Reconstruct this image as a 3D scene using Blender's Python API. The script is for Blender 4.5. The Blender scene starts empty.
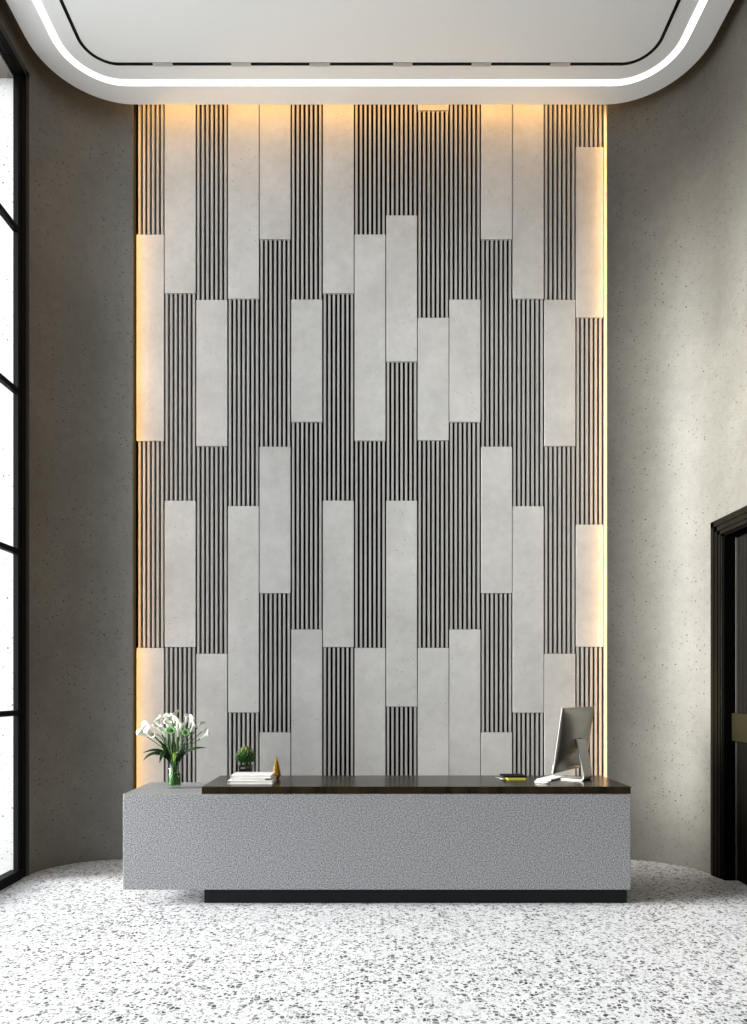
import bpy, bmesh, math, random
from mathutils import Vector, Matrix
PI = math.pi
random.seed(7)
S = bpy.context.scene
COL = S.collection

# ---------------------------------------------------------------- camera, world, exposure
FPX = 720.0
HOR = 687.0
VPX = 370.0
cam_d = bpy.data.cameras.new('camera')
cam = bpy.data.objects.new('camera', cam_d)
COL.objects.link(cam)
cam.location = (0, 0, 1.5)
cam.rotation_euler = (PI / 2, 0, 0)
cam_d.sensor_fit = 'HORIZONTAL'
cam_d.sensor_width = 36.0
cam_d.lens = FPX / 747 * 36
cam_d.shift_x = (373.5 - VPX) / 747
cam_d.shift_y = (HOR - 512) / 747
cam_d.clip_start = 0.05
S.camera = cam

world = bpy.data.worlds.new('sky')
S.world = world
world.use_nodes = True
wbg = world.node_tree.nodes['Background']
wbg.inputs[0].default_value = (0.97, 0.985, 1.0, 1)
wbg.inputs[1].default_value = 3.6
_nt = world.node_tree
_tc = _nt.nodes.new('ShaderNodeTexCoord')
_sx = _nt.nodes.new('ShaderNodeSeparateXYZ')
_mr = _nt.nodes.new('ShaderNodeMapRange')          # overcast sky, brightest towards the horizon
_nt.links.new(_tc.outputs['Generated'], _sx.inputs[0])
_nt.links.new(_sx.outputs[2], _mr.inputs[0])
_mr.inputs[1].default_value = 0.0
_mr.inputs[2].default_value = 0.6
_mr.inputs[3].default_value = 5.6
_mr.inputs[4].default_value = 1.4
_nt.links.new(_mr.outputs[0], wbg.inputs[1])

S.view_settings.view_transform = 'Standard'
S.view_settings.look = 'None'
S.view_settings.exposure = 0.68
S.view_settings.gamma = 1.0
S.view_settings.use_curve_mapping = False
S.cycles.max_bounces = 10
S.cycles.diffuse_bounces = 6
S.cycles.transparent_max_bounces = 16
S.cycles.sample_clamp_indirect = 6.0
S.cycles.caustics_reflective = False
S.cycles.caustics_refractive = False

LED_WARM = (1.0, 0.55, 0.19)
LED_SIDE = 14.5
LED_TOP = 9.0
STRIP = 1.5

sun_d = bpy.data.lights.new('sun', 'SUN')
sun_d.energy = 10.8
sun_d.angle = math.radians(24)
sun_d.color = (1.0, 0.98, 0.94)
sun = bpy.data.objects.new('sun', sun_d)
COL.objects.link(sun)
SUN_EL, SUN_AZ = math.radians(14), math.radians(8)
sun.rotation_euler = Vector((math.cos(SUN_EL) * math.cos(SUN_AZ), math.cos(SUN_EL) * math.sin(SUN_AZ), -math.sin(SUN_EL))).to_track_quat('-Z', 'Y').to_euler()

# portal that guides sky light through the big window (adds no light of its own)
pl = bpy.data.lights.new('window_portal', 'AREA')
pl.shape = 'RECTANGLE'
pl.size = 3.9
pl.size_y = 6.3
pl.cycles.is_portal = True
po = bpy.data.objects.new('window_portal', pl)
COL.objects.link(po)
po.location = (-3.05, 3.70, 3.2)
po.rotation_euler = (PI / 2, 0, -PI / 2)

# ---------------------------------------------------------------- material helpers
MATS = {}


def nodes_of(name):
    m = bpy.data.materials.new(name)
    m.use_nodes = True
    nt = m.node_tree
    b = nt.nodes['Principled BSDF']
    MATS[name] = m
    return m, nt, b


def N(nt, typ, **kw):
    n = nt.nodes.new(typ)
    for k, v in kw.items():
        setattr(n, k, v)
    return n


def L(nt, a, b):
    nt.links.new(a, b)


def math_n(nt, op, a, b=None, c=None):
    n = N(nt, 'ShaderNodeMath', operation=op)
    for i, v in enumerate((a, b, c)):
        if v is None:
            continue
        if isinstance(v, (int, float)):
            n.inputs[i].default_value = v
        else:
            L(nt, v, n.inputs[i])
    return n.outputs[0]


def mix_col(nt, fac, a, b):
    n = N(nt, 'ShaderNodeMix', data_type='RGBA')
    if isinstance(fac, (int, float)):
        n.inputs[0].default_value = fac
    else:
        L(nt, fac, n.inputs[0])
    for i, v in ((6, a), (7, b)):
        if isinstance(v, tuple):
            n.inputs[i].default_value = (*v, 1) if len(v) == 3 else v
        else:
            L(nt, v, n.inputs[i])
    return n.outputs[2]


def ramp(nt, src, stops):
    r = N(nt, 'ShaderNodeValToRGB')
    L(nt, src, r.inputs[0])
    e = r.color_ramp.elements
    while len(e) < len(stops):
        e.new(0.5)
    for i, (p, c) in enumerate(stops):
        e[i].position = p
        e[i].color = (*c, 1) if isinstance(c, tuple) else (c, c, c, 1)
    return r.outputs[0]


def coords(nt, scale=(1, 1, 1)):
    tc = N(nt, 'ShaderNodeTexCoord')
    mp = N(nt, 'ShaderNodeMapping')
    mp.inputs['Scale'].default_value = scale
    L(nt, tc.outputs['Object'], mp.inputs[0])
    return mp.outputs[0]


def noise(nt, co, scale, detail=4, rough=0.5):
    n = N(nt, 'ShaderNodeTexNoise')
    n.inputs['Scale'].default_value = scale
    n.inputs['Detail'].default_value = detail
    n.inputs['Roughness'].default_value = rough
    L(nt, co, n.inputs['Vector'])
    return n.outputs[0]


def dots(nt, co, scale, keep, size, soft=0.04):
    """speckles: a random share `keep` of voronoi cells shows a dot of radius size (in cells)"""
    v = N(nt, 'ShaderNodeTexVoronoi')
    v.inputs['Scale'].default_value = scale
    L(nt, co, v.inputs['Vector'])
    sep = N(nt, 'ShaderNodeSeparateColor')
    L(nt, v.outputs['Color'], sep.inputs[0])
    sel = math_n(nt, 'LESS_THAN', sep.outputs[0], keep)
    rad = math_n(nt, 'MULTIPLY_ADD', sep.outputs[1], size * 0.8, size * 0.5)
    d = math_n(nt, 'SUBTRACT', rad, v.outputs['Distance'])
    d = math_n(nt, 'DIVIDE', d, soft)
    c = N(nt, 'ShaderNodeClamp')
    L(nt, d, c.inputs[0])
    return math_n(nt, 'MULTIPLY', c.outputs[0], sel), sep.outputs[2]


def simple(name, col, rough=0.5, metal=0.0, spec=0.5, coat=0.0):
    m, nt, b = nodes_of(name)
    b.inputs['Roughness'].default_value = rough
    b.inputs['Metallic'].default_value = metal
    b.inputs['Specular IOR Level'].default_value = spec
    b.inputs['Coat Weight'].default_value = coat
    n = noise(nt, coords(nt), 9, 3)
    c0 = tuple(x * 0.93 for x in col)
    c1 = tuple(min(1, x * 1.07) for x in col)
    L(nt, ramp(nt, n, [(0.3, c0), (0.7, c1)]), b.inputs['Base Color'])
    return m


def emit(name, col, strength):
    m = bpy.data.materials.new(name)
    m.use_nodes = True
    nt = m.node_tree
    nt.nodes.clear()
    e = N(nt, 'ShaderNodeEmission')
    e.inputs[0].default_value = (*col, 1)
    e.inputs[1].default_value = strength
    o = N(nt, 'ShaderNodeOutputMaterial')
    L(nt, e.outputs[0], o.inputs[0])
    MATS[name] = m
    return m


def concrete(name, lo, hi, pit, keep1=0.30, keep2=0.22, rough=0.62, bump=0.25, blotch=1.3, s1=24, s2=42):
    m, nt, b = nodes_of(name)
    oi = N(nt, 'ShaderNodeObjectInfo')          # each piece shows its own patch of the concrete
    va = N(nt, 'ShaderNodeVectorMath', operation='ADD')
    L(nt, coords(nt), va.inputs[0])
    L(nt, math_n(nt, 'MULTIPLY', oi.outputs['Random'], 37.0), va.inputs[1])
    co = va.outputs[0]
    n1 = noise(nt, co, blotch, 6, 0.6)
    n2 = noise(nt, co, 14, 6, 0.65)
    nn = math_n(nt, 'MULTIPLY_ADD', n2, 0.35, math_n(nt, 'MULTIPLY', n1, 0.65))
    base = ramp(nt, nn, [(0.36, lo), (0.64, hi)])
    d1, _ = dots(nt, co, s1, keep1, 0.17)
    d2, _ = dots(nt, co, s2, keep2, 0.2)
    dd = math_n(nt, 'MAXIMUM', d1, math_n(nt, 'MULTIPLY', d2, 0.7))
    clus = N(nt, 'ShaderNodeClamp')
    L(nt, math_n(nt, 'MULTIPLY_ADD', noise(nt, co, 2.6, 2), 3.0, -0.6), clus.inputs[0])
    dd = math_n(nt, 'MULTIPLY', dd, clus.outputs[0])
    L(nt, mix_col(nt, dd, base, pit), b.inputs['Base Color'])
    b.inputs['Roughness'].default_value = rough
    hgt = math_n(nt, 'SUBTRACT', math_n(nt, 'MULTIPLY', n2, 0.5), dd)
    bp = N(nt, 'ShaderNodeBump')
    bp.inputs['Strength'].default_value = bump
    bp.inputs['Distance'].default_value = 0.004
    L(nt, hgt, bp.inputs['Height'])
    L(nt, bp.outputs[0], b.inputs['Normal'])
    return m


concrete('wall_concrete', (0.098, 0.093, 0.081), (0.140, 0.134, 0.118), (0.020, 0.018, 0.016), keep1=0.75, keep2=0.8, rough=0.6, s1=27, s2=44)
concrete('reveal_daylit', (0.38, 0.38, 0.38), (0.43, 0.43, 0.43), (0.07, 0.07, 0.07), keep1=0.5, keep2=0.4, rough=0.7, bump=0.05, s1=27, s2=44)  # window jamb concrete, strong daylight put into its paler colour
simple('wall_dark', (0.10, 0.095, 0.085), 0.7)
simple('edge_shaded', (0.012, 0.012, 0.010), 0.7, 0.0, 0.05)  # left recess edge, its shade put into the dark colour
simple('edge_sunlit', (0.55, 0.53, 0.48), 0.6)  # right recess edge, the daylight on it put into the pale colour
concrete('panel_concrete', (0.44, 0.435, 0.425), (0.57, 0.565, 0.555), (0.16, 0.15, 0.14), keep1=0.12, keep2=0.10,
         rough=0.6, bump=0.12, blotch=1.8, s1=40, s2=70)
concrete('slat_grey', (0.36, 0.355, 0.345), (0.43, 0.424, 0.412), (0.3, 0.3, 0.3), keep1=0.0, keep2=0.0, rough=0.55,
         bump=0.0)
simple('backing_black', (0.010, 0.009, 0.008), 0.9, 0, 0.1)
simple('black_metal', (0.003, 0.003, 0.0034), 0.5, 0.0, 0.06)
simple('frame_grey', (0.018, 0.018, 0.019), 0.5, 0.0, 0.3)
m, nt, b = nodes_of('ceiling_white')
b.inputs['Base Color'].default_value = (0.925, 0.96, 0.985, 1)
b.inputs['Roughness'].default_value = 0.7
simple('upper_ceiling', (0.55, 0.54, 0.52), 0.8)
simple('track_black', (0.004, 0.004, 0.004), 0.6, 0, 0.2)
simple('track_light_silver', (0.62, 0.62, 0.61), 0.35, 0.3)
emit('strip_white', (1.0, 0.995, 0.98), STRIP)
emit('led_side', LED_WARM, LED_SIDE)
emit('led_top', LED_WARM, LED_TOP)
simple('plinth_black', (0.005, 0.006, 0.007), 0.4, 0, 0.2)
simple('aluminium', (0.42, 0.41, 0.38), 0.3, 0.85)
simple('aluminium_bright', (0.52, 0.51, 0.48), 0.35, 0.8)
simple('edge_aluminium', (0.22, 0.215, 0.20), 0.5, 0.3)
simple('screen_black', (0.004, 0.004, 0.005), 0.08, 0, 0.6)
simple('white_plastic', (0.60, 0.60, 0.59), 0.4)
simple('key_grey', (0.62, 0.62, 0.62), 0.45)
simple('book_white', (0.72, 0.71, 0.70), 0.45)
simple('paper', (0.62, 0.61, 0.57), 0.8)
simple('gold', (0.72, 0.40, 0.06), 0.22, 0.9)
simple('notebook_black', (0.003, 0.003, 0.003), 0.6, 0, 0.1)
simple('notepad_yellow', (0.42, 0.40, 0.05), 0.6)
simple('pen_silver', (0.25, 0.25, 0.25), 0.4, 0.6)
simple('petal', (0.60, 0.63, 0.55), 0.5)
simple('petal_green', (0.34, 0.66, 0.30), 0.5)
simple('stem_green', (0.035, 0.10, 0.018), 0.5, 0, 0.3)
simple('leaf_green', (0.006, 0.028, 0.004), 0.4, 0, 0.3)
simple('leaf_light', (0.28, 0.45, 0.05), 0.4)
m, nt, b = nodes_of('lining_green')
L(nt, ramp(nt, noise(nt, coords(nt, (1, 1, 0.06)), 110, 2), [(0.4, (0.012, 0.05, 0.004)), (0.6, (0.07, 0.19, 0.02))]), b.inputs['Base Color'])
b.inputs['Roughness'].default_value = 0.5
simple('spadix', (0.75, 0.62, 0.12), 0.6)
simple('pot_black', (0.004, 0.004, 0.004), 0.5, 0, 0.2)
simple('ground_outside', (0.72, 0.71, 0.70), 0.9)

# succulent: green leaves with yellow tips
m, nt, b = nodes_of('succulent')
tc = N(nt, 'ShaderNodeTexCoord')
sp = N(nt, 'ShaderNodeSeparateXYZ')
L(nt, tc.outputs['Object'], sp.inputs[0])
zz = math_n(nt, 'MULTIPLY_ADD', noise(nt, coords(nt), 30, 3), 0.06, sp.outputs[2])
L(nt, ramp(nt, math_n(nt, 'MULTIPLY', zz, 4.0), [(0.40, (0.008, 0.06, 0.006)), (0.8, (0.20, 0.25, 0.02))]),
  b.inputs['Base Color'])
b.inputs['Roughness'].default_value = 0.35

# terrazzo floor
m, nt, b = nodes_of('terrazzo')
co = coords(nt)


def chips(scale, keep, edge, off):
    mp = N(nt, 'ShaderNodeMapping')
    mp.inputs['Location'].default_value = (off, off * 0.7, 0)
    L(nt, co, mp.inputs[0])
    res = []
    for feat in ('F1', 'DISTANCE_TO_EDGE'):
        v = N(nt, 'ShaderNodeTexVoronoi', feature=feat, voronoi_dimensions='2D')
        v.inputs['Scale'].default_value = scale
        L(nt, mp.outputs[0], v.inputs['Vector'])
        res.append(v)
    sep = N(nt, 'ShaderNodeSeparateColor')
    L(nt, res[0].outputs['Color'], sep.inputs[0])
    sel = math_n(nt, 'LESS_THAN', sep.outputs[0], keep)
    e = math_n(nt, 'GREATER_THAN', res[1].outputs['Distance'], math_n(nt, 'MULTIPLY_ADD', sep.outputs[1], 0.14, edge))
    return math_n(nt, 'MULTIPLY', sel, e), sep.outputs[2]


cA, rA = chips(42, 0.27, 0.09, 0.0)
cB, rB = chips(74, 0.27, 0.09, 3.3)
cC, rC = chips(120, 0.24, 0.08, 7.1)
base = ramp(nt, noise(nt, co, 5, 4), [(0.3, (0.57, 0.58, 0.60)), (0.7, (0.63, 0.64, 0.66))])
c1 = mix_col(nt, math_n(nt, 'MULTIPLY', cC, 0.75), base, (0.30, 0.30, 0.32))
c2 = mix_col(nt, cB, c1, ramp(nt, rB, [(0.0, (0.04, 0.04, 0.05)), (1.0, (0.34, 0.33, 0.33))]))
c3 = mix_col(nt, cA, c2, ramp(nt, rA, [(0.0, (0.02, 0.02, 0.025)), (0.6, (0.09, 0.09, 0.10)), (1.0, (0.32, 0.31, 0.31))]))
L(nt, c3, b.inputs['Base Color'])
b.inputs['Roughness'].default_value = 0.42
b.inputs['Specular IOR Level'].default_value = 0.25

# fine grained grey desk
m, nt, b = nodes_of('desk_granite')
co = coords(nt)
g = noise(nt, co, 120, 2, 0.95)
g2, r2 = dots(nt, co, 110, 0.4, 0.35, 0.1)
base = ramp(nt, g, [(0.40, (0.05, 0.053, 0.060)), (0.5, (0.195, 0.199, 0.212)), (0.60, (0.33, 0.335, 0.35))])
L(nt, mix_col(nt, math_n(nt, 'MULTIPLY', g2, 0.5), base, (0.14, 0.14, 0.15)), b.inputs['Base Color'])
b.inputs['Roughness'].default_value = 0.5

# dark bronze counter
m, nt, b = nodes_of('counter_bronze')
co = coords(nt, (7, 0.6, 0.6))
g = noise(nt, co, 1.6, 5, 0.6)
L(nt, ramp(nt, g, [(0.35, (0.007, 0.005, 0.002)), (0.65, (0.022, 0.016, 0.007))]), b.inputs['Base Color'])
b.inputs['Roughness'].default_value = 0.22
b.inputs['Specular IOR Level'].default_value = 0.22

# door bronze
m, nt, b = nodes_of('door_bronze')
co = coords(nt, (3, 3, 0.4))
g = noise(nt, co, 3, 4)
L(nt, ramp(nt, g, [(0.35, (0.003, 0.0026, 0.0013)), (0.65, (0.006, 0.005, 0.0028))]), b.inputs['Base Color'])
b.inputs['Roughness'].default_value = 0.5
b.inputs['Specular IOR Level'].default_value = 0.06
simple('handle_bronze', (0.012, 0.010, 0.004), 0.5, 0.0, 0.1)
simple('door_black', (0.001, 0.001, 0.001), 0.6, 0, 0.02)


def glass_mat(name, tint, edge=0.12, rough=0.02):
    m = bpy.data.materials.new(name)
    m.use_nodes = True
    nt = m.node_tree
    nt.nodes.clear()
    tr = N(nt, 'ShaderNodeBsdfTransparent')
    tr.inputs[0].default_value = (*tint, 1)
    gl = N(nt, 'ShaderNodeBsdfGlossy')
    gl.inputs['Roughness'].default_value = rough
    lw = N(nt, 'ShaderNodeFresnel')
    lw.inputs[0].default_value = 1.45
    mx = N(nt, 'ShaderNodeMixShader')
    ge = N(nt, 'ShaderNodeNewGeometry')
    f = math_n(nt, 'MULTIPLY', lw.outputs[0], math_n(nt, 'MULTIPLY_ADD', ge.outputs['Backfacing'], -edge, edge))
    L(nt, f, mx.inputs[0])
    L(nt, tr.outputs[0], mx.inputs[1])
    L(nt, gl.outputs[0], mx.inputs[2])
    o = N(nt, 'ShaderNodeOutputMaterial')
    L(nt, mx.outputs[0], o.inputs[0])
    MATS[name] = m
    return m


glass_mat('window_glass', (0.97, 0.98, 0.98), 0.6)
glass_mat('vase_glass', (0.93, 0.96, 0.95), 1.0)
glass_mat('water', (0.75, 0.92, 0.72), 0.6)


# ---------------------------------------------------------------- mesh helpers
def new_bm():
    return bmesh.new()


def add_box(bm, x0, x1, y0, y1, z0, z1, bev=0.0, seg=1, mat=None):
    r = bmesh.ops.create_cube(bm, size=1.0)
    vs = r['verts']
    M = Matrix.Translation(((x0 + x1) / 2, (y0 + y1) / 2, (z0 + z1) / 2)) @ Matrix.Diagonal(
        (abs(x1 - x0), abs(y1 - y0), abs(z1 - z0), 1))
    bmesh.ops.transform(bm, matrix=M, verts=vs)
    if bev > 0:
        es = list({e for v in vs for e in v.link_edges})
        bmesh.ops.bevel(bm, geom=es, offset=bev, segments=seg, affect='EDGES', profile=0.5)


def add_prism(bm, pts, z0, z1):
    """vertical prism over an xy polygon"""
    lo = [bm.verts.new((x, y, z0)) for x, y in pts]
    hi = [bm.verts.new((x, y, z1)) for x, y in pts]
    n = len(pts)
    bm.faces.new(lo[::-1])
    bm.faces.new(hi)
    for i in range(n):
        j = (i + 1) % n
        bm.faces.new((lo[i], lo[j], hi[j], hi[i]))


def add_tube(bm, pts, radii, n=8, caps=True):
    pts = [Vector(p) for p in pts]
    if isinstance(radii, (int, float)):
        radii = [radii] * len(pts)
    rings = []
    up = None
    for i, p in enumerate(pts):
        a = pts[max(0, i - 1)]
        c = pts[min(len(pts) - 1, i + 1)]
        t = (c - a).normalized()
        if up is None:
            up = t.orthogonal().normalized()
        u = (up - t * up.dot(t)).normalized()
        up = u
        w = t.cross(u)
        rings.append([bm.verts.new(p + (u * math.cos(2 * PI * k / n) + w * math.sin(2 * PI * k / n)) * radii[i])
                      for k in range(n)])
    for r0, r1 in zip(rings, rings[1:]):
        for k in range(n):
            bm.faces.new((r0[k], r0[(k + 1) % n], r1[(k + 1) % n], r1[k]))
    if caps:
        bm.faces.new(rings[0][::-1])
        bm.faces.new(rings[-1])


def add_lathe(bm, prof, n=32, closed=False):
    rings = []
    for r, z in prof:
        if r < 1e-6:
            rings.append([bm.verts.new((0, 0, z))])
        else:
            rings.append([bm.verts.new((r * math.cos(2 * PI * k / n), r * math.sin(2 * PI * k / n), z)) for k in range(n)])
    prs = list(zip(rings, rings[1:]))
    if closed:
        prs.append((rings[-1], rings[0]))
    for r0, r1 in prs:
        for k in range(n):
            k2 = (k + 1) % n
            if len(r0) == 1 and len(r1) == 1:
                continue
            if len(r0) == 1:
                bm.faces.new((r0[0], r1[k2], r1[k]))
            elif len(r1) == 1:
                bm.faces.new((r0[k], r0[k2], r1[0]))
            else:
                bm.faces.new((r0[k], r0[k2], r1[k2], r1[k]))


def obj(name, bm, mat, parent=None, smooth=False, loc=None):
    bmesh.ops.recalc_face_normals(bm, faces=bm.faces[:])
    me = bpy.data.meshes.new(name)
    bm.to_mesh(me)
    bm.free()
    if isinstance(mat, str):
        mat = MATS[mat]
    me.materials.append(mat)
    if smooth:
        for p in me.polygons:
            p.use_smooth = True
    o = bpy.data.objects.new(name, me)
    COL.objects.link(o)
    if parent:
        o.parent = parent
    if loc:
        o.location = loc
    return o


def struct(name, bm, mat, parent=None, **kw):
    o = obj(name, bm, mat, parent, **kw)
    if parent is None:
        o['kind'] = 'structure'
    return o


def tag(o, label, cat, group=None):
    o['label'] = label
    o['category'] = cat
    if group:
        o['group'] = group
    return o


def thing(name, label, cat, loc=(0, 0, 0), rz=0.0, group=None):
    o = bpy.data.objects.new(name, None)
    COL.objects.link(o)
    o.location = loc
    o.rotation_euler = (0, 0, rz)
    o.empty_display_size = 0.1
    return tag(o, label, cat, group)


# ---------------------------------------------------------------- room shell
W = 2.745          # half width
YB = 6.277         # concrete back plane
R = 0.65           # corner radius
CX, CY = W - R, YB - R
ZC = 6.50          # underside of the hanging ceiling panel
ZT = 6.95
YN = -3.0          # wall behind the camera
TH = 0.30
WIN_Y0, WIN_Y1, WIN_Z1 = 1.8, 5.70, 6.34

bm = new_bm()
add_box(bm, -W - TH, W + 0.4, YN - 0.2, 6.75, -0.12, 0.0)
struct('floor', bm, 'terrazzo')
bm = new_bm()
add_box(bm, -30, -W - TH - 0.001, -25, 25, -0.32, -0.12)
struct('ground', bm, 'ground_outside')


def corner_poly(sx):
    pts = []
    n = 90
    for i in range(n + 1):
        a = (PI / 2) * i / n
        pts.append((sx * (CX + R * math.cos(a)), CY + R * math.sin(a)))
    pts += [(sx * 2.07, YB), (sx * 2.07, 6.302), (sx * 2.145, 6.302), (sx * 2.145, 6.46), (sx * (W + TH), 6.46),
            (sx * (W + TH), CY)]
    return pts


for sx, nm in ((-1, 'wall_left'), (1, 'wall_right')):
    bm = new_bm()
    add_prism(bm, corner_poly(sx), 0, ZT)
    if sx < 0:
        add_box(bm, -W - TH, -W, WIN_Y0, CY, WIN_Z1, ZT)
        add_box(bm, -W - TH, -W, YN, WIN_Y0, 0, ZT)
    else:
        add_box(bm, W, W + TH, 3.80, CY, 2.72, ZT)
        add_box(bm, W, W + TH, YN, 3.80, 0, ZT)
    o = struct(nm, bm, 'wall_concrete')
bm = new_bm()
add_box(bm, -W - TH, W + TH, 6.46, 6.62, 0, ZT)
struct('wall_back', bm, 'wall_concrete')
bm = new_bm()
add_box(bm, -W - TH, W + TH, YN - 0.2, YN, 0, ZT)
struct('wall_front', bm, 'wall_dark')
bm = new_bm()
add_box(bm, -W - TH, W + TH, YN - 0.2, 6.62, ZT, ZT + 0.2)
struct('ceiling_upper', bm, 'upper_ceiling')


def rounded(hx, y0, y1, r, n=20):
    """closed outline, counter clockwise"""
    pts = []
    for cx, cy, a0 in ((hx - r, y1 - r, 0), (-hx + r, y1 - r, PI / 2), (-hx + r, y0 + r, PI), (hx - r, y0 + r, 1.5 * PI)):
        for i in range(n + 1):
            a = a0 + (PI / 2) * i / n
            pts.append((cx + r * math.cos(a), cy + r * math.sin(a)))
    return pts


def ring(bm, outer, inner, z0, z1):
    n = len(outer)
    v = [[bm.verts.new((x, y, z)) for x, y in pl_] for pl_, z in ((outer, z0), (inner, z0), (inner, z1), (outer, z1))]
    for k in range(4):
        a, b_ = v[k], v[(k + 1) % 4]
        for i in range(n):
            j = (i + 1) % n
            bm.faces.new((a[i], a[j], b_[j], b_[i]))


HX, SY1, SY0 = 2.652, 6.18, -2.7
bm = new_bm()
add_prism(bm, rounded(HX, SY0, SY1, 0.64), ZC, ZC + 0.14)
struct('ceiling', bm, 'ceiling_white')

# glowing strip and black track, both flush rings in the underside
bm = new_bm()
i0, i1 = 0.195, 0.252
ring(bm, rounded(HX - i0, SY0 + i0, SY1 - i0, 0.64 - i0), rounded(HX - i1, SY0 + i1, SY1 - i1, 0.64 - i1), ZC - 0.004, ZC - 0.0005)
o = obj('light_strip', bm, 'strip_white')
tag(o, 'thin glowing white light line running round the curved ceiling panel', 'light')
bm = new_bm()
i0, i1 = 0.390, 0.416
ring(bm, rounded(HX - i0, SY0 + i0, SY1 - i0, 0.64 - i0), rounded(HX - i1, SY0 + i1, SY1 - i1, 0.64 - i1), ZC - 0.003, ZC - 0.0005)
o = obj('lighting_track', bm, 'track_black')
tag(o, 'thin black lighting track set in the white ceiling inside the glowing line', 'lighting track')

# short spot inserts in the track
TX = [(153.2, 172.6), (231.5, 251), (309.5, 330), (393.3, 412.3), (471.5, 491), (550.3, 569.8)]
ORD = ['leftmost', 'second from the left', 'third from the left', 'fourth from the left', 'fifth from the left', 'rightmost']
for k, (a, c) in enumerate(TX):
    s_ = 124.6
    xa, xb = (a - VPX) / s_, (c - VPX) / s_
    t = thing('track_light', 'short silver spot insert in the black ceiling track, %s of six' % ORD[k], 'light',
              ((xa + xb) / 2, SY1 - 0.403, ZC - 0.004), 0, 'silver spot inserts in the ceiling track')
    h = (xb - xa) / 2
    bm = new_bm()
    add_box(bm, -h, h, -0.014, 0.014, -0.006, 0.0)
    obj('housing', bm, 'track_light_silver', t)
    bm = new_bm()
    for q in range(9):
        x = -h + h * 2 * (q + 0.5) / 9
        add_box(bm, x - 0.004, x + 0.004, -0.009, 0.009, -0.0075, -0.0062)
    obj('lens_row', bm, 'white_plastic', t)

# ---------------------------------------------------------------- warm light lines hidden round the feature wall
for sx, side in ((-1, 'left'), (1, 'right')):
    bm = new_bm()
    add_box(bm, sx * 2.138, sx * 2.144, 6.306, 6.362, 0.01, ZC + 0.05)
    o = obj('led_strip', bm, 'led_side')
    tag(o, 'warm light line hidden in the %s edge of the slatted feature wall' % side, 'light', 'warm light lines edging the feature wall')
bm = new_bm()
add_box(bm, -2.06, 2.06, 6.20, 6.26, 6.700, 6.705)
o = obj('led_strip', bm, 'led_top')
tag(o, 'warm light line above the ceiling edge washing down the feature wall', 'light', 'warm light lines edging the feature wall')

for sx, mt in ((-1, 'edge_shaded'), (1, 'edge_sunlit')):
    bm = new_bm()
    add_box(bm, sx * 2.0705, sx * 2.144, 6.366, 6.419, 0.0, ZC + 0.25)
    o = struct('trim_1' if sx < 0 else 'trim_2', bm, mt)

# ---------------------------------------------------------------- feature wall of flat and slatted panels
YP = 6.369
SP = FPX / YP
PITCH = 0.28


def zpx(y):
    return 1.5 + (HOR - y) / SP


COLS = [
    ('S', [234.0, 441.2, 647.4]), ('F', [293.5, 500.1, 647.4]), ('S', [299.3, 446.4, 653.2]),
    ('F', [299.0, 505.6, 713.0]), ('F', [239.5, 446.2, 593.5, 732.0]), ('S', [299.0, 422.2, 629.0]),
    ('F', [293.5, 500.1, 647.4]), ('S', [234.0, 441.0, 647.4]), ('S', [214.9, 361.9, 500.3, 707.0]),
    ('F', [110.6, 317.2, 440.6, 647.4]), ('S', [299.0, 422.3, 629.0]), ('F', [239.5, 446.2, 593.5, 732.0]),
    ('F', [299.0, 505.8, 713.2]), ('S', [299.3, 446.4, 653.2]), ('S', [146.5, 317.8, 524.1, 647.2])]
OR = ['first', 'second', 'third', 'fourth', 'fifth', 'sixth', 'seventh', 'eighth', 'ninth', 'tenth', 'eleventh',
      'twelfth', 'thirteenth', 'fourteenth', 'fifteenth']
for ci, (kind, cuts) in enumerate(COLS):
    x0 = (ci - 7.5) * PITCH
    x1 = x0 + PITCH
    ea, eb = -PITCH / 2, PITCH / 2
    if ci == 0:
        ea += 0.030
    if ci == 14:
        eb -= 0.030
    zs = [ZC + 0.30] + [zpx(y) for y in cuts] + [0.0]
    if ci in (8, 9, 14, 4, 11) or True:
        pass
    for k in range(len(zs) - 1):
        zt, zb = zs[k], zs[k + 1]
        flat = (kind == 'F') == (k % 2 == 0)
        h = zt - zb
        place = '%s column from left, %s piece below ceiling' % (OR[ci], OR[k])
        if flat:
            size = 'short' if h < 1.2 else ('medium' if h < 1.45 else 'long')
            if k == 0 and h < 0.5:
                size = 'stubby'
            warm = ' glowing warm' if ci in (0, 14) else ''
            t = thing('flat_panel', '%s flat concrete panel%s, %s' % (size, warm, place), 'wall panel',
                      ((x0 + x1) / 2, YP + 0.05, zb), 0, 'flat concrete panels of the feature wall')
            bm = new_bm()
            add_box(bm, ea + 0.004, eb - 0.004, -0.05, -0.025, 0.004, h - 0.004, 0.0015)
            f = obj('face_panel', bm, 'panel_concrete', t)
            bm = new_bm()
            add_box(bm, ea + 0.0005, eb - 0.0005, -0.024, 0.0, 0, h)
            obj('backing_board', bm, 'backing_black', t)
        else:
            warm = ' lit warm' if ci in (0, 14) else ''
            t = thing('slatted_panel', 'vertical grey slats%s, %s' % (warm, place), 'wall panel',
                      ((x0 + x1) / 2, YP + 0.05, zb), 0, 'slatted panels of the feature wall')
            bm = new_bm()
            for q in range(7):
                x = -PITCH / 2 + PITCH * (q + 0.5) / 7
                if x - 0.01 < ea or x + 0.01 > eb:
                    continue
                add_box(bm, x - 0.0098, x + 0.0098, -0.047, -0.010, 0.0, h)
            obj('slats', bm, 'slat_grey', t)
            bm = new_bm()
            add_box(bm, ea + 0.0005, eb - 0.0005, -0.010, 0.0, 0, h)
            obj('backing_board', bm, 'backing_black', t)

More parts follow.
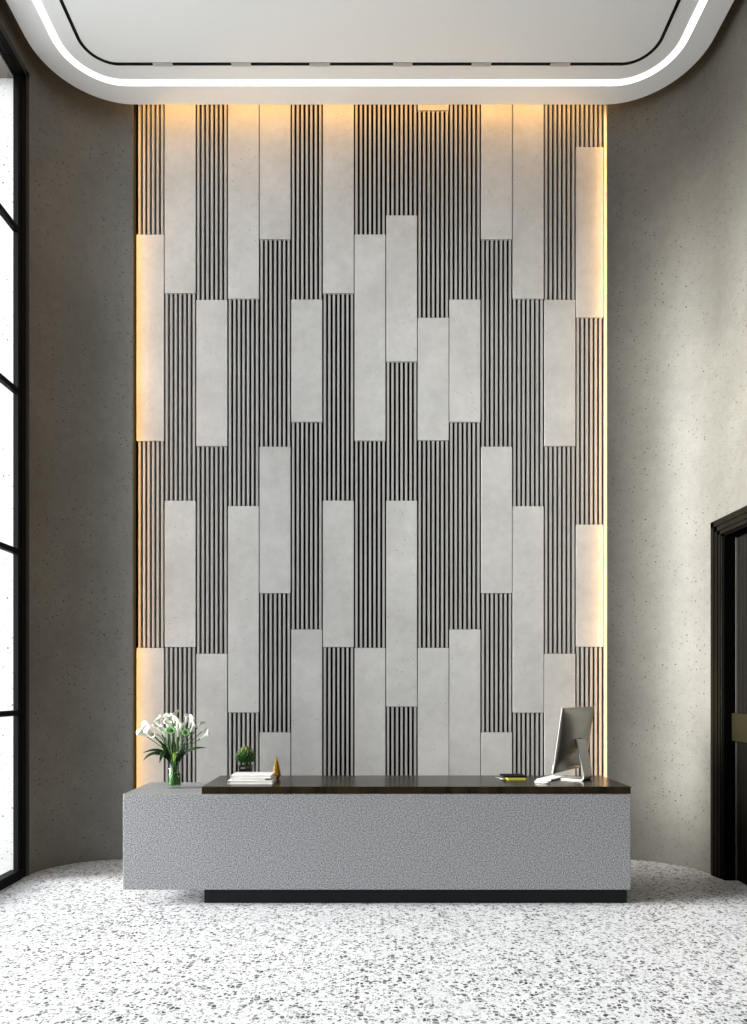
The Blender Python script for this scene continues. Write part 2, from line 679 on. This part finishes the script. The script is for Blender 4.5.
# ---------------------------------------------------------------- window in the left wall
t = bpy.data.objects.new('window_1', None)
COL.objects.link(t)
t['kind'] = 'structure'
Y0, Y1 = WIN_Y0, 5.627
bm = new_bm()
add_box(bm, -2.765, -2.727, 5.634, 5.746, 0.0, 6.39)
add_box(bm, -2.765, -2.727, Y0 - 0.1, 5.746, 6.285, 6.39)
add_box(bm, -2.765, -2.727, Y0 - 0.1, Y0, 0.0, 6.39)
obj('window_casing', bm, 'black_metal', t)
bm = new_bm()
add_box(bm, -2.730, -2.722, 5.700, 5.752, 0.0, 6.396)
add_box(bm, -2.730, -2.722, Y0 - 0.1, 5.752, 6.345, 6.396)
obj('casing_trim', bm, 'frame_grey', t)
bm = new_bm()
add_box(bm, -2.770, -2.732, 5.590, 5.634, 0.0, 6.33)
add_box(bm, -2.770, -2.732, Y0, 5.634, 6.26, 6.33)
add_box(bm, -2.80, -2.722, Y0, 5.634, 0.0, 0.075)
add_box(bm, -2.770, -2.732, Y0, Y0 + 0.05, 0.0, 6.33)
obj('window_frame', bm, 'black_metal', t)
for zt in (1.319, 2.574, 3.822, 5.077):
    bm = new_bm()
    add_box(bm, -2.770, -2.732, Y0, 5.592, zt - 0.042, zt)
    obj('window_bar', bm, 'black_metal', t)
for y in (4.35, 3.07):
    bm = new_bm()
    add_box(bm, -2.788, -2.734, y - 0.022, y + 0.022, 0.07, 6.24)
    obj('window_mullion', bm, 'black_metal', t)
bm = new_bm()
add_box(bm, -2.763, -2.757, Y0 + 0.04, 5.60, 0.06, 6.27)
obj('glass_pane', bm, 'window_glass', t)

bm = new_bm()
add_box(bm, -W - TH, -2.773, 5.612, 5.6265, 0.0, WIN_Z1)
add_box(bm, -W - TH, -2.773, Y0, Y0 + 0.012, 0.0, WIN_Z1)
struct('window_reveal', bm, 'reveal_daylit', t)
bm = new_bm()
add_box(bm, -W - TH, -2.773, Y0 + 0.012, 5.612, 6.245, WIN_Z1 - 0.001)
struct('reveal_soffit', bm, 'wall_concrete', t)

# ---------------------------------------------------------------- door in the right wall
t = bpy.data.objects.new('door_1', None)
COL.objects.link(t)
t['kind'] = 'structure'
DY0 = 3.80
bm = new_bm()
for (a, c, px) in ((5.700, 5.746, 2.718), (5.660, 5.700, 2.726), (5.628, 5.660, 2.735)):
    zt = 2.81 - (5.746 - c)
    add_box(bm, px, 2.76, a, c, 0, zt)
    add_box(bm, px, 2.76, DY0 - 0.1, c, zt - (c - a), zt)
add_box(bm, 2.718, 2.76, DY0 - 0.1, DY0, 0, 2.81)
obj('door_casing', bm, 'door_bronze', t)
bm = new_bm()
add_box(bm, 2.745, 2.88, 5.580, 5.627, 0, 2.70)
add_box(bm, 2.745, 2.88, DY0, 5.627, 2.67, 2.72)
add_box(bm, 2.745, 2.88, DY0, DY0 + 0.04, 0, 2.70)
obj('door_frame', bm, 'door_black', t)
lf = bpy.data.objects.new('door_leaf', None)
COL.objects.link(lf)
lf.parent = t
bm = new_bm()
add_box(bm, 2.835, 2.88, DY0 + 0.04, 5.578, 0.008, 2.665)
obj('leaf_board', bm, 'door_black', lf)
bm = new_bm()
y = 5.535
while y > DY0 + 0.08:
    add_box(bm, 2.820, 2.836, y - 0.011, y, 0.02, 2.65, 0.003)
    y -= 0.020
obj('reeded_face', bm, 'door_bronze', lf)
bm = new_bm()
add_box(bm, 2.817, 2.834, 5.543, 5.549, 0.02, 2.65)
obj('edge_strip', bm, 'aluminium', lf)
bm = new_bm()
add_box(bm, 2.785, 2.820, 5.10, 5.545, 1.085, 1.300, 0.004)
obj('door_handle', bm, 'handle_bronze', lf)

# ---------------------------------------------------------------- reception desk
SF = 146.0
DYF = FPX / SF              # front plane
DX0, DX1 = (123 - VPX) / SF, (630.7 - VPX) / SF
ZD = 0.768
t = thing('reception_desk', 'long grey speckled stone reception desk floating on a black plinth', 'desk',
          ((DX0 + DX1) / 2, DYF + 0.3, 0))
ox, oy = (DX0 + DX1) / 2, DYF + 0.3


def dbox(bm, x0, x1, y0, y1, z0, z1, bev=0.0):
    add_box(bm, x0 - ox, x1 - ox, y0 - oy, y1 - oy, z0, z1, bev)


bm = new_bm()
dbox(bm, DX0, DX1, DYF, DYF + 0.60, 0.111, ZD, 0.0025)
obj('desk_body', bm, 'desk_granite', t)
bm = new_bm()
dbox(bm, (204.2 - VPX) / 144, (626.9 - VPX) / 144, 5.0, 5.49, 0.0, 0.111)
obj('plinth', bm, 'plinth_black', t)
bm = new_bm()
dbox(bm, (201.7 - VPX) / SF, DX1, DYF - 0.002, DYF + 0.622, ZD, 0.818, 0.0015)
obj('countertop', bm, 'counter_bronze', t)
ZK = 0.818

# ---------------------------------------------------------------- vase with calla lilies
VX, VY = (174.7 - VPX) / 137.7, 5.229
t = thing('glass_vase', 'clear cylindrical glass vase on the grey left end of the desk', 'vase', (VX, VY, ZD + 0.0006))
bm = new_bm()
add_lathe(bm, [(0.0, 0.0), (0.044, 0.0), (0.0465, 0.003), (0.0465, 0.22), (0.0440, 0.22), (0.0435, 0.018), (0.0, 0.016)], 40)
obj('glass_body', bm, 'vase_glass', t, True)
bm = new_bm()
add_lathe(bm, [(0.0, 0.0165), (0.0425, 0.018), (0.0425, 0.112), (0.0, 0.112)], 40)
o = obj('water', bm, 'water', None, True, (VX, VY, ZD + 0.001))
tag(o, 'greenish water filling the lower half of the glass vase', 'water')
bm = new_bm()
add_lathe(bm, [(0.0395, 0.024), (0.0405, 0.026), (0.0405, 0.105), (0.0395, 0.110), (0.0385, 0.105), (0.0385, 0.026)], 40, True)
bmesh.ops.delete(bm, geom=[f for f in bm.faces if f.calc_center_median().y > 0.02], context='FACES')
o = obj('rolled_leaf', bm, 'lining_green', None, True, (VX, VY, ZD))
tag(o, 'broad green leaf rolled inside the lower half of the glass vase', 'leaf')


def bez(p0, p1, p2, p3, n):
    out = []
    for i in range(n + 1):
        u = i / n
        out.append(p0 * (1 - u) ** 3 + p1 * 3 * u * (1 - u) ** 2 + p2 * 3 * u * u * (1 - u) + p3 * u ** 3)
    return out


def calla(dx, dz, dy, label, size=1.0, green=False, face=None):
    t = thing('calla_lily', label, 'flower', (VX, VY, ZD), 0, 'white calla lilies in the glass vase')
    a = random.uniform(0, 2 * PI)
    rb = random.uniform(0.006, 0.026)
    p0 = Vector((-dx * 0.09 + rb * 0.4 * math.cos(a), -dy * 0.1 + rb * math.sin(a) * 0.4, 0.022))
    tip = Vector((dx, dy, dz))
    lat = math.hypot(dx, dy)
    q = Vector((dx, dy, 0)) / max(lat, 1e-4) * min(0.030, lat * 0.4)
    prim = Vector((q.x + rb * 0.2 * math.cos(a), q.y + rb * 0.2 * math.sin(a), 0.225))
    out = (tip - prim).normalized() if face is None else Vector(face).normalized()
    out = (out + Vector((0, 0, -0.10 * lat / 0.2))).normalized() if face is None else out
    base = tip - out * 0.062 * size
    low = bez(p0, p0.lerp(prim, 0.35), p0.lerp(prim, 0.75), prim, 5)
    d0 = (prim - p0).normalized()
    hi = bez(prim, prim + d0 * 0.04, base - out * 0.06, base, 10)
    bm = new_bm()
    path = low + hi[1:]
    add_tube(bm, path, [0.0030] * (len(path) - 2) + [0.0034, 0.0040], 7)
    obj('stem', bm, 'stem_green', t, True)
    # spathe: a flaring funnel, one side drawn out into a pointed lip that curls back
    u = out.cross(Vector((0, 0, 1)))
    u = u.normalized() if u.length > 0.05 else Vector((1, 0, 0))
    w = out.cross(u).normalized()
    roll = random.uniform(-0.8, 0.8)
    bm = new_bm()
    NU, NT = 22, 9
    grid = []
    for j in range(NT + 1):
        tt = j / NT
        row = []
        for i in range(NU):
            ph = 2 * PI * i / NU
            lip = max(0.0, math.cos(ph)) ** 3
            r = (0.0046 + 0.0110 * tt + 0.0135 * tt ** 5) * size
            r *= 1 + 0.25 * lip * tt ** 3
            ax = (0.080 * tt + 0.020 * lip * tt ** 3 - 0.012 * (1 - math.cos(ph)) * 0.5 * tt ** 3 - 0.006 * tt ** 8) * size
            d = u * math.cos(ph + roll) + w * math.sin(ph + roll)
            row.append(bm.verts.new(base + out * ax + d * r))
        grid.append(row)
    for j in range(NT):
        for i in range(NU):
            bm.faces.new((grid[j][i], grid[j][(i + 1) % NU], grid[j + 1][(i + 1) % NU], grid[j + 1][i]))
    o = obj('spathe', bm, 'petal_green' if green else 'petal', t, True)
    md = o.modifiers.new('thick', 'SOLIDIFY')
    md.thickness = 0.0012
    bm = new_bm()
    add_tube(bm, [base + out * 0.012 * size, base + out * 0.035 * size, base + out * 0.056 * size, base + out * 0.060 * size],
             [0.0018, 0.0026, 0.0022, 0.0008], 8)
    obj('spadix', bm, 'spadix', t, True)
    return t


K = 0.000875


def cpx(x, y):
    return ((x - 371) * K, (725 - y) * K)


FLOW = [
    (90, 262, -0.02, 'white calla lily reaching furthest left and hanging lowest on the left of the bouquet', 1.0, False, None),
    (140, 205, -0.05, 'white calla lily high on the far left of the bouquet with two flowers below it', 1.0, False, None),
    (175, 238, -0.09, 'broad white calla lily just above the left round bloom', 1.1, False, None),
    (228, 270, -0.13, 'open white calla lily facing forward on the left of the bouquet', 0.95, False, (-0.3, -1, 0.1)),
    (218, 165, 0.02, 'slender white calla lily on the upper left shoulder of the bouquet', 1.05, False, None),
    (262, 215, -0.08, 'white calla lily in the left middle of the bouquet above the dark stems', 1.0, False, None),
    (298, 138, 0.03, 'white calla lily left of the topmost flower', 1.0, False, None),
    (335, 185, -0.06, 'white calla lily in the middle just below the topmost flower', 1.0, False, None),
    (367, 112, 0.0, 'topmost white calla lily in the centre of the bouquet', 1.1, False, None),
    (380, 240, -0.12, 'pale green calla lily facing forward in the middle of the bouquet', 0.9, True, (0.05, -1, 0.25)),
    (408, 160, -0.03, 'white calla lily right beside the topmost flower', 1.0, False, None),
    (465, 142, 0.04, 'small white calla lily on the upper right of the bouquet', 0.85, False, None),
    (450, 190, -0.07, 'white calla lily in the right middle under the small upper one', 1.0, False, None),
    (518, 158, 0.0, 'white calla lily on the high right shoulder of the bouquet', 1.1, False, None),
    (545, 200, -0.04, 'white calla lily right of centre just above the green bloom', 1.0, False, None),
    (500, 255, -0.12, 'pale green calla lily facing forward on the right of the bouquet', 0.85, True, (0.3, -1, 0.2)),
    (575, 188, 0.05, 'cream budding calla lily at the right rim of the bouquet', 0.7, False, None),
    (618, 232, 0.03, 'thin closed calla lily stretching out right above the lowest right flower', 0.6, False, None),
    (652, 278, -0.03, 'white calla lily stretching furthest right and lowest on the right', 1.05, False, None),
    (305, 240, -0.10, 'white calla lily in the centre left in front of the tall stems', 0.9, False, None),
    (430, 235, -0.09, 'white calla lily low in the centre right between the two pale green blooms', 0.9, False, None),
]
for (x, y, dy, lab, sz, gr, fc) in FLOW:
    dx, dz = cpx(x, y)
    calla(dx, dz, dy, lab, sz, gr, fc)


def blade(pts, wid, label, mat, name='broad_leaf'):
    """arching pointed leaf along a path, with a folded midrib"""
    P = bez(*[Vector(p) for p in pts], 14)
    bm = new_bm()
    rows = []
    for i, p in enumerate(P):
        u = i / 14
        t_ = (P[min(14, i + 1)] - P[max(0, i - 1)]).normalized()
        side = t_.cross(Vector((0.25, -0.75, 0.6))).normalized()
        nrm = side.cross(t_)
        w_ = wid * (math.sin(PI * min(1, u * 0.92 + 0.10)) ** 0.8) * (1 if u < 0.97 else 0.3) + 0.001
        if i == 14:
            w_ = 0.0006
        rows.append([bm.verts.new(p + side * w_ * k + nrm * (0.25 * w_ * abs(k))) for k in (-1, -0.5, 0, 0.5, 1)])
    for a, c in zip(rows, rows[1:]):
        for k in range(4):
            bm.faces.new((a[k], a[k + 1], c[k + 1], c[k]))
    o = obj(name, bm, mat, None, True, (VX, VY, ZD))
    md = o.modifiers.new('thick', 'SOLIDIFY')
    md.thickness = 0.0012
    tag(o, label, 'leaf', 'green leaves round the vase rim')


def lp(x, y, d):
    a = cpx(x, y)
    return (a[0], d, a[1])


LV = [
    ((350, 540), (320, 400), (220, 385), (122, 432), -0.05, 0.012, 'dark green leaf arching far left, the upper of the two left leaves', 'leaf_green'),
    ((350, 540), (300, 400), (190, 410), (142, 488), -0.09, 0.013, 'dark green leaf arching left and down, the lower of the two left leaves', 'leaf_green'),
    ((385, 540), (430, 420), (540, 380), (645, 388), -0.05, 0.013, 'very dark leaf stretching far right from the vase rim', 'leaf_green'),
    ((355, 520), (330, 400), (285, 400), (272, 512), -0.08, 0.020, 'dark green leaf drooping beside the left of the vase rim', 'leaf_green'),
    ((390, 460), (385, 420), (396, 450), (394, 500), -0.10, 0.013, 'light yellow green leaf tip pointing down over the vase rim', 'leaf_light'),
    ((350, 530), (330, 440), (290, 380), (262, 330), -0.04, 0.016, 'upright green leaf among the stems on the left', 'leaf_green'),
    ((395, 530), (420, 450), (450, 400), (470, 340), -0.04, 0.016, 'upright green leaf among the stems on the right', 'leaf_green'),
    ((370, 530), (365, 440), (360, 380), (345, 300), 0.03, 0.018, 'upright green leaf behind the middle stems', 'leaf_green'),
    ((375, 530), (400, 430), (420, 400), (452, 440), -0.10, 0.016, 'short green leaf folding right over the vase rim', 'leaf_green'),
]
for a, b_, c, d, dep, wd, lab, mt in LV:
    blade((lp(*a, 0.0), lp(*b_, dep * 0.4), lp(*c, dep * 0.8), lp(*d, dep)), wd, lab, mt)

# ---------------------------------------------------------------- succulent in a square pot
PX, PY = (245.8 - VPX) / 133.3, 5.40
t = thing('succulent_pot', 'small square glass pot with a black inner, holding a succulent', 'plant pot', (PX, PY, ZK))
bm = new_bm()
hw = 0.058
add_box(bm, -hw, hw, -hw, hw, 0.0, 0.016, 0.002)
for sx in (-1, 1):
    add_box(bm, sx * hw, sx * (hw - 0.006), -hw, hw, 0.016, 0.104)
    add_box(bm, -hw + 0.006, hw - 0.006, sx * hw, sx * (hw - 0.006), 0.016, 0.104)
obj('glass_box', bm, 'vase_glass', t)
bm = new_bm()
add_box(bm, -0.046, 0.046, -0.046, 0.046, 0.017, 0.098, 0.004)
obj('inner_pot', bm, 'pot_black', t)
bm = new_bm()
add_box(bm, -0.030, 0.002, -0.0475, -0.0460, 0.074, 0.084)
obj('pot_glint', bm, 'aluminium_bright', t)  # bright bar modelled in place of a reflection on the black inner
t = thing('succulent', 'round green succulent with yellowish pointed leaves growing in the square pot', 'plant', (PX, PY, ZK + 0.098))
ga = PI * (3 - math.sqrt(5))
bm = new_bm()
NL = 84
for k in range(NL):
    f = (k + 0.5) / NL
    el = math.radians(-12 + 100 * (1 - f) ** 0.85) if False else math.radians(88 - 112 * f ** 0.9)
    az = k * ga
    d = Vector((math.cos(az) * math.cos(el), math.sin(az) * math.cos(el), math.sin(el)))
    up = Vector((0, 0, 1))
    base = Vector((0, 0, 0.030)) + d * 0.02
    ln = 0.079 + 0.010 * random.random()
    tip = Vector((0, 0, 0.052)) + d * ln + up * 0.010
    midp = base.lerp(tip, 0.55) + d * 0.002
    side = d.cross(up)
    side = side.normalized() if side.length > 0.02 else Vector((1, 0, 0))
    nn = side.cross(d).normalized()
    wd = 0.0105
    ring_v = []
    for c_, sc in ((base, 0.5), (midp, 1.0), (base.lerp(tip, 0.8), 0.65)):
        ring_v.append([bm.verts.new(c_ + side * wd * sc * a + nn * wd * 0.55 * sc * b_) for a, b_ in
                       ((1, 0), (0.5, 0.8), (-0.5, 0.8), (-1, 0), (-0.5, -0.8), (0.5, -0.8))])
    tv = bm.verts.new(tip)
    for a, c_ in zip(ring_v, ring_v[1:]):
        for q in range(6):
            bm.faces.new((a[q], a[(q + 1) % 6], c_[(q + 1) % 6], c_[q]))
    for q in range(6):
        bm.faces.new((ring_v[-1][q], ring_v[-1][(q + 1) % 6], tv))
obj('leaves', bm, 'succulent', t, True)
bm = new_bm()
add_lathe(bm, [(0.0, 0.0), (0.02, 0.0), (0.022, 0.02), (0.018, 0.04), (0.0, 0.045)], 16)
obj('stem', bm, 'stem_green', t, True)

# ---------------------------------------------------------------- stacked white books
def book(name, x0, x1, y0, y1, z0, z1, label, rz=0.0, cat='book'):
    cx, cy = (x0 + x1) / 2, (y0 + y1) / 2
    t = thing(name, label, cat, (cx, cy, z0), rz, 'white books stacked on the dark countertop')
    hx, hy, h = (x1 - x0) / 2, (y1 - y0) / 2, z1 - z0
    bm = new_bm()
    add_box(bm, -hx, hx, -hy, hy, 0, 0.003, 0.0008)
    add_box(bm, -hx, hx, -hy, hy, h - 0.003, h, 0.0008)
    add_box(bm, -hx, -hx + 0.003, -hy, hy, 0.003, h - 0.003)
    obj('cover', bm, 'book_white', t)
    bm = new_bm()
    add_box(bm, -hx + 0.003, hx - 0.004, -hy + 0.004, hy - 0.004, 0.003, h - 0.003)
    obj('page_block', bm, 'paper', t)
    return t


b1 = book('book', (227.9 - VPX) / 142.3, (272.8 - VPX) / 142.3, 5.05, 5.27, ZK, ZK + 0.026,
          'wide white book lying at the bottom of the stack beside the golden cone')
b2 = book('book', (231.5 - VPX) / 141.5, (265.5 - VPX) / 141.5, 5.065, 5.26, ZK + 0.026, ZK + 0.040,
          'thin narrower white book in the middle of the stack', 0.02)
b3 = book('book', (231.5 - VPX) / 141.5, (272.0 - VPX) / 141.5, 5.06, 5.26, ZK + 0.040, ZK + 0.062,
          'white book on top of the stack in front of the succulent pot', -0.02)

# ---------------------------------------------------------------- golden cone ornament
bm = new_bm()
prof = [(0.0, 0.0), (0.016, 0.0), (0.033, 0.030), (0.030, 0.048), (0.020, 0.095), (0.009, 0.140), (0.0, 0.172)]
rings = []
for r, z in prof:
    rings.append([bm.verts.new((r * math.cos(2 * PI * k / 8 + 0.3), r * math.sin(2 * PI * k / 8 + 0.3), z)) for k in range(8)]
                 if r > 0 else [bm.verts.new((0, 0, z))])
for a, c in zip(rings, rings[1:]):
    for k in range(8):
        k2 = (k + 1) % 8
        if len(a) == 1:
            bm.faces.new((a[0], c[k2], c[k]))
        elif len(c) == 1:
            bm.faces.new((a[k], a[k2], c[0]))
        else:
            bm.faces.new((a[k], a[k2], c[k2], c[k]))
o = obj('cone_ornament', bm, 'gold', None, False, ((276.7 - VPX) / 134.9, 5.337, ZK))
tag(o, 'small faceted golden cone standing right of the stacked white books', 'ornament')

# ---------------------------------------------------------------- computer
EX = Vector((0.603, 0.797, 0))      # along the screen edge, away from the camera
FX = Vector((-0.797, 0.603, 0))     # the way the screen faces
ang = math.atan2(EX.y, EX.x)
MX, MY = 1.517, 5.345
t = thing('desktop_computer', 'slim aluminium desktop computer seen from behind at the right end of the desk', 'computer',
          (MX, MY, ZK), ang)
# local frame: x along the edge, y the way it faces
tilt = math.atan2(0.068, 0.462)
TM = Matrix.Translation((0, 0.0, 0.30)) @ Matrix.Rotation(tilt, 4, 'X')


def tbm(bm):
    bmesh.ops.transform(bm, matrix=TM, verts=bm.verts[:])
    return bm


HWM, HHM = 0.32, 0.236
bm = new_bm()
nx, nz = 14, 10
fr = []
bk = []
for j in range(nz + 1):
    for i in range(nx + 1):
        a, c = 2 * i / nx - 1, 2 * j / nz - 1
        th = 0.003 + 0.039 * (1 - abs(a) ** 2.4) * (1 - abs(c) ** 2.4)
        fr.append(bm.verts.new((a * HWM, 0.004, c * HHM)))
        bk.append(bm.verts.new((a * HWM, -th, c * HHM)))
I = lambda i, j: j * (nx + 1) + i
for j in range(nz):
    for i in range(nx):
        bm.faces.new((fr[I(i, j)], fr[I(i + 1, j)], fr[I(i + 1, j + 1)], fr[I(i, j + 1)]))
        bm.faces.new((bk[I(i, j)], bk[I(i, j + 1)], bk[I(i + 1, j + 1)], bk[I(i + 1, j)]))
for i in range(nx):
    for j in (0, nz):
        bm.faces.new((fr[I(i, j)], fr[I(i + 1, j)], bk[I(i + 1, j)], bk[I(i, j)]))
for j in range(nz):
    for i in (0, nx):
        bm.faces.new((fr[I(i, j)], fr[I(i, j + 1)], bk[I(i, j + 1)], bk[I(i, j)]))
o = obj('back_shell', tbm(bm), 'aluminium', t, False)
for p in o.data.polygons:
    p.use_smooth = abs(p.normal.y) > 0.6
bm = new_bm()
add_box(bm, -HWM + 0.001, HWM - 0.001, 0.004, 0.008, -HHM + 0.060, HHM - 0.001)
obj('screen', tbm(bm), 'screen_black', t)
bm = new_bm()
add_box(bm, -HWM + 0.001, HWM - 0.001, 0.004, 0.008, -HHM + 0.001, -HHM + 0.059)
obj('chin', tbm(bm), 'aluminium_bright', t)
bm = new_bm()
add_box(bm, -HWM - 0.001, -HWM + 0.002, -0.0035, 0.0040, -HHM, HHM, 0.0005)
obj('edge_trim', tbm(bm), 'edge_aluminium', t)
bm = new_bm()
add_box(bm, -0.028, 0.028, -0.045, -0.036, -0.060, 0.012, 0.004)
obj('hinge_slot', tbm(bm), 'pot_black', t)
# stand: foot plate and arm bent from one sheet
bm = new_bm()
path = [(0.075, 0.004), (-0.07, 0.004), (-0.088, 0.007), (-0.098, 0.016), (-0.101, 0.03)]
n_arm = [(-0.098, 0.05), (-0.075, 0.17), (-0.060, 0.245), (-0.053, 0.283), (-0.047, 0.296), (-0.037, 0.300)]
pts = path + n_arm
th = 0.0085
hwS = 0.085
prev = None
for k, (y, z) in enumerate(pts):
    a = pts[max(0, k - 1)]
    c = pts[min(len(pts) - 1, k + 1)]
    dy, dz = c[0] - a[0], c[1] - a[1]
    l = math.hypot(dy, dz)
    ny, nz_ = -dz / l, dy / l
    row = [bm.verts.new((sx * hwS, y + sg * ny * th / 2, z + 0.0005 + sg * nz_ * th / 2)) for sx, sg in
           ((-1, -1), (1, -1), (1, 1), (-1, 1))]
    if prev:
        for q in range(4):
            bm.faces.new((prev[q], prev[(q + 1) % 4], row[(q + 1) % 4], row[q]))
    else:
        bm.faces.new(row)
    prev = row
bm.faces.new(prev[::-1])
obj('stand', bm, 'aluminium_bright', t)

# keyboard
KC = Vector((1.245, 5.335, 0))
t = thing('keyboard', 'slim white keyboard lying between the white mouse and the computer foot', 'keyboard', (1.345, 5.345, ZK), ang)
bm = new_bm()
add_box(bm, -0.14, 0.14, -0.057, 0.057, 0.001, 0.010, 0.003)
obj('keyboard_base', bm, 'white_plastic', t)
bm = new_bm()
for r_ in range(5):
    for c_ in range(13):
        x = -0.131 + c_ * 0.0205
        y = -0.048 + r_ * 0.0195
        add_box(bm, x, x + 0.0165, y, y + 0.0160, 0.0101, 0.0125)
obj('keys', bm, 'key_grey', t)
t = thing('mouse', 'white computer mouse at the near end of the keyboard', 'mouse', (1.225, 5.115, ZK), ang + 0.1)
bm = new_bm()
bmesh.ops.create_uvsphere(bm, u_segments=24, v_segments=14, radius=1.0)
bmesh.ops.transform(bm, matrix=Matrix.Translation((0, 0, 0.004)) @ Matrix.Diagonal((0.032, 0.057, 0.021, 1)), verts=bm.verts[:])
for v in bm.verts:
    v.co.z = max(v.co.z, 0.0015)
obj('mouse_shell', bm, 'white_plastic', t, True)

# notepad, notebook and pen
o = None
t = thing('notepad', 'yellow notepad lying under the small black notebook', 'notepad', (1.078, 5.345, ZK), 0.02)
bm = new_bm()
add_box(bm, -0.066, 0.066, -0.06, 0.075, 0, 0.013)
obj('sheets', bm, 'notepad_yellow', t)
bm = new_bm()
add_box(bm, -0.066, 0.066, 0.075, 0.080, 0, 0.0135)
obj('binding', bm, 'notebook_black', t)
t = thing('notebook', 'small black notebook lying on the yellow notepad', 'notebook', (1.070, 5.385, ZK + 0.0135), 0.03)
bm = new_bm()
add_box(bm, -0.085, 0.085, -0.085, 0.075, 0.0, 0.002, 0.0005)
add_box(bm, -0.085, 0.085, -0.085, 0.075, 0.010, 0.012, 0.0005)
add_box(bm, -0.085, -0.082, -0.085, 0.075, 0.002, 0.010)
obj('cover', bm, 'notebook_black', t)
bm = new_bm()
add_box(bm, -0.082, 0.082, -0.082, 0.072, 0.002, 0.010)
obj('page_block', bm, 'pot_black', t)
t = thing('pen', 'thin silver pen lying left of the black notebook', 'pen', (0.962, 5.36, ZK + 0.0042), 1.95)
bm = new_bm()
add_tube(bm, [(-0.065, 0, 0), (0.05, 0, 0)], 0.004, 10)
obj('barrel', bm, 'pen_silver', t, True)
bm = new_bm()
add_tube(bm, [(0.05, 0, 0), (0.064, 0, 0)], [0.004, 0.0008], 10)
obj('tip', bm, 'notebook_black', t, True)
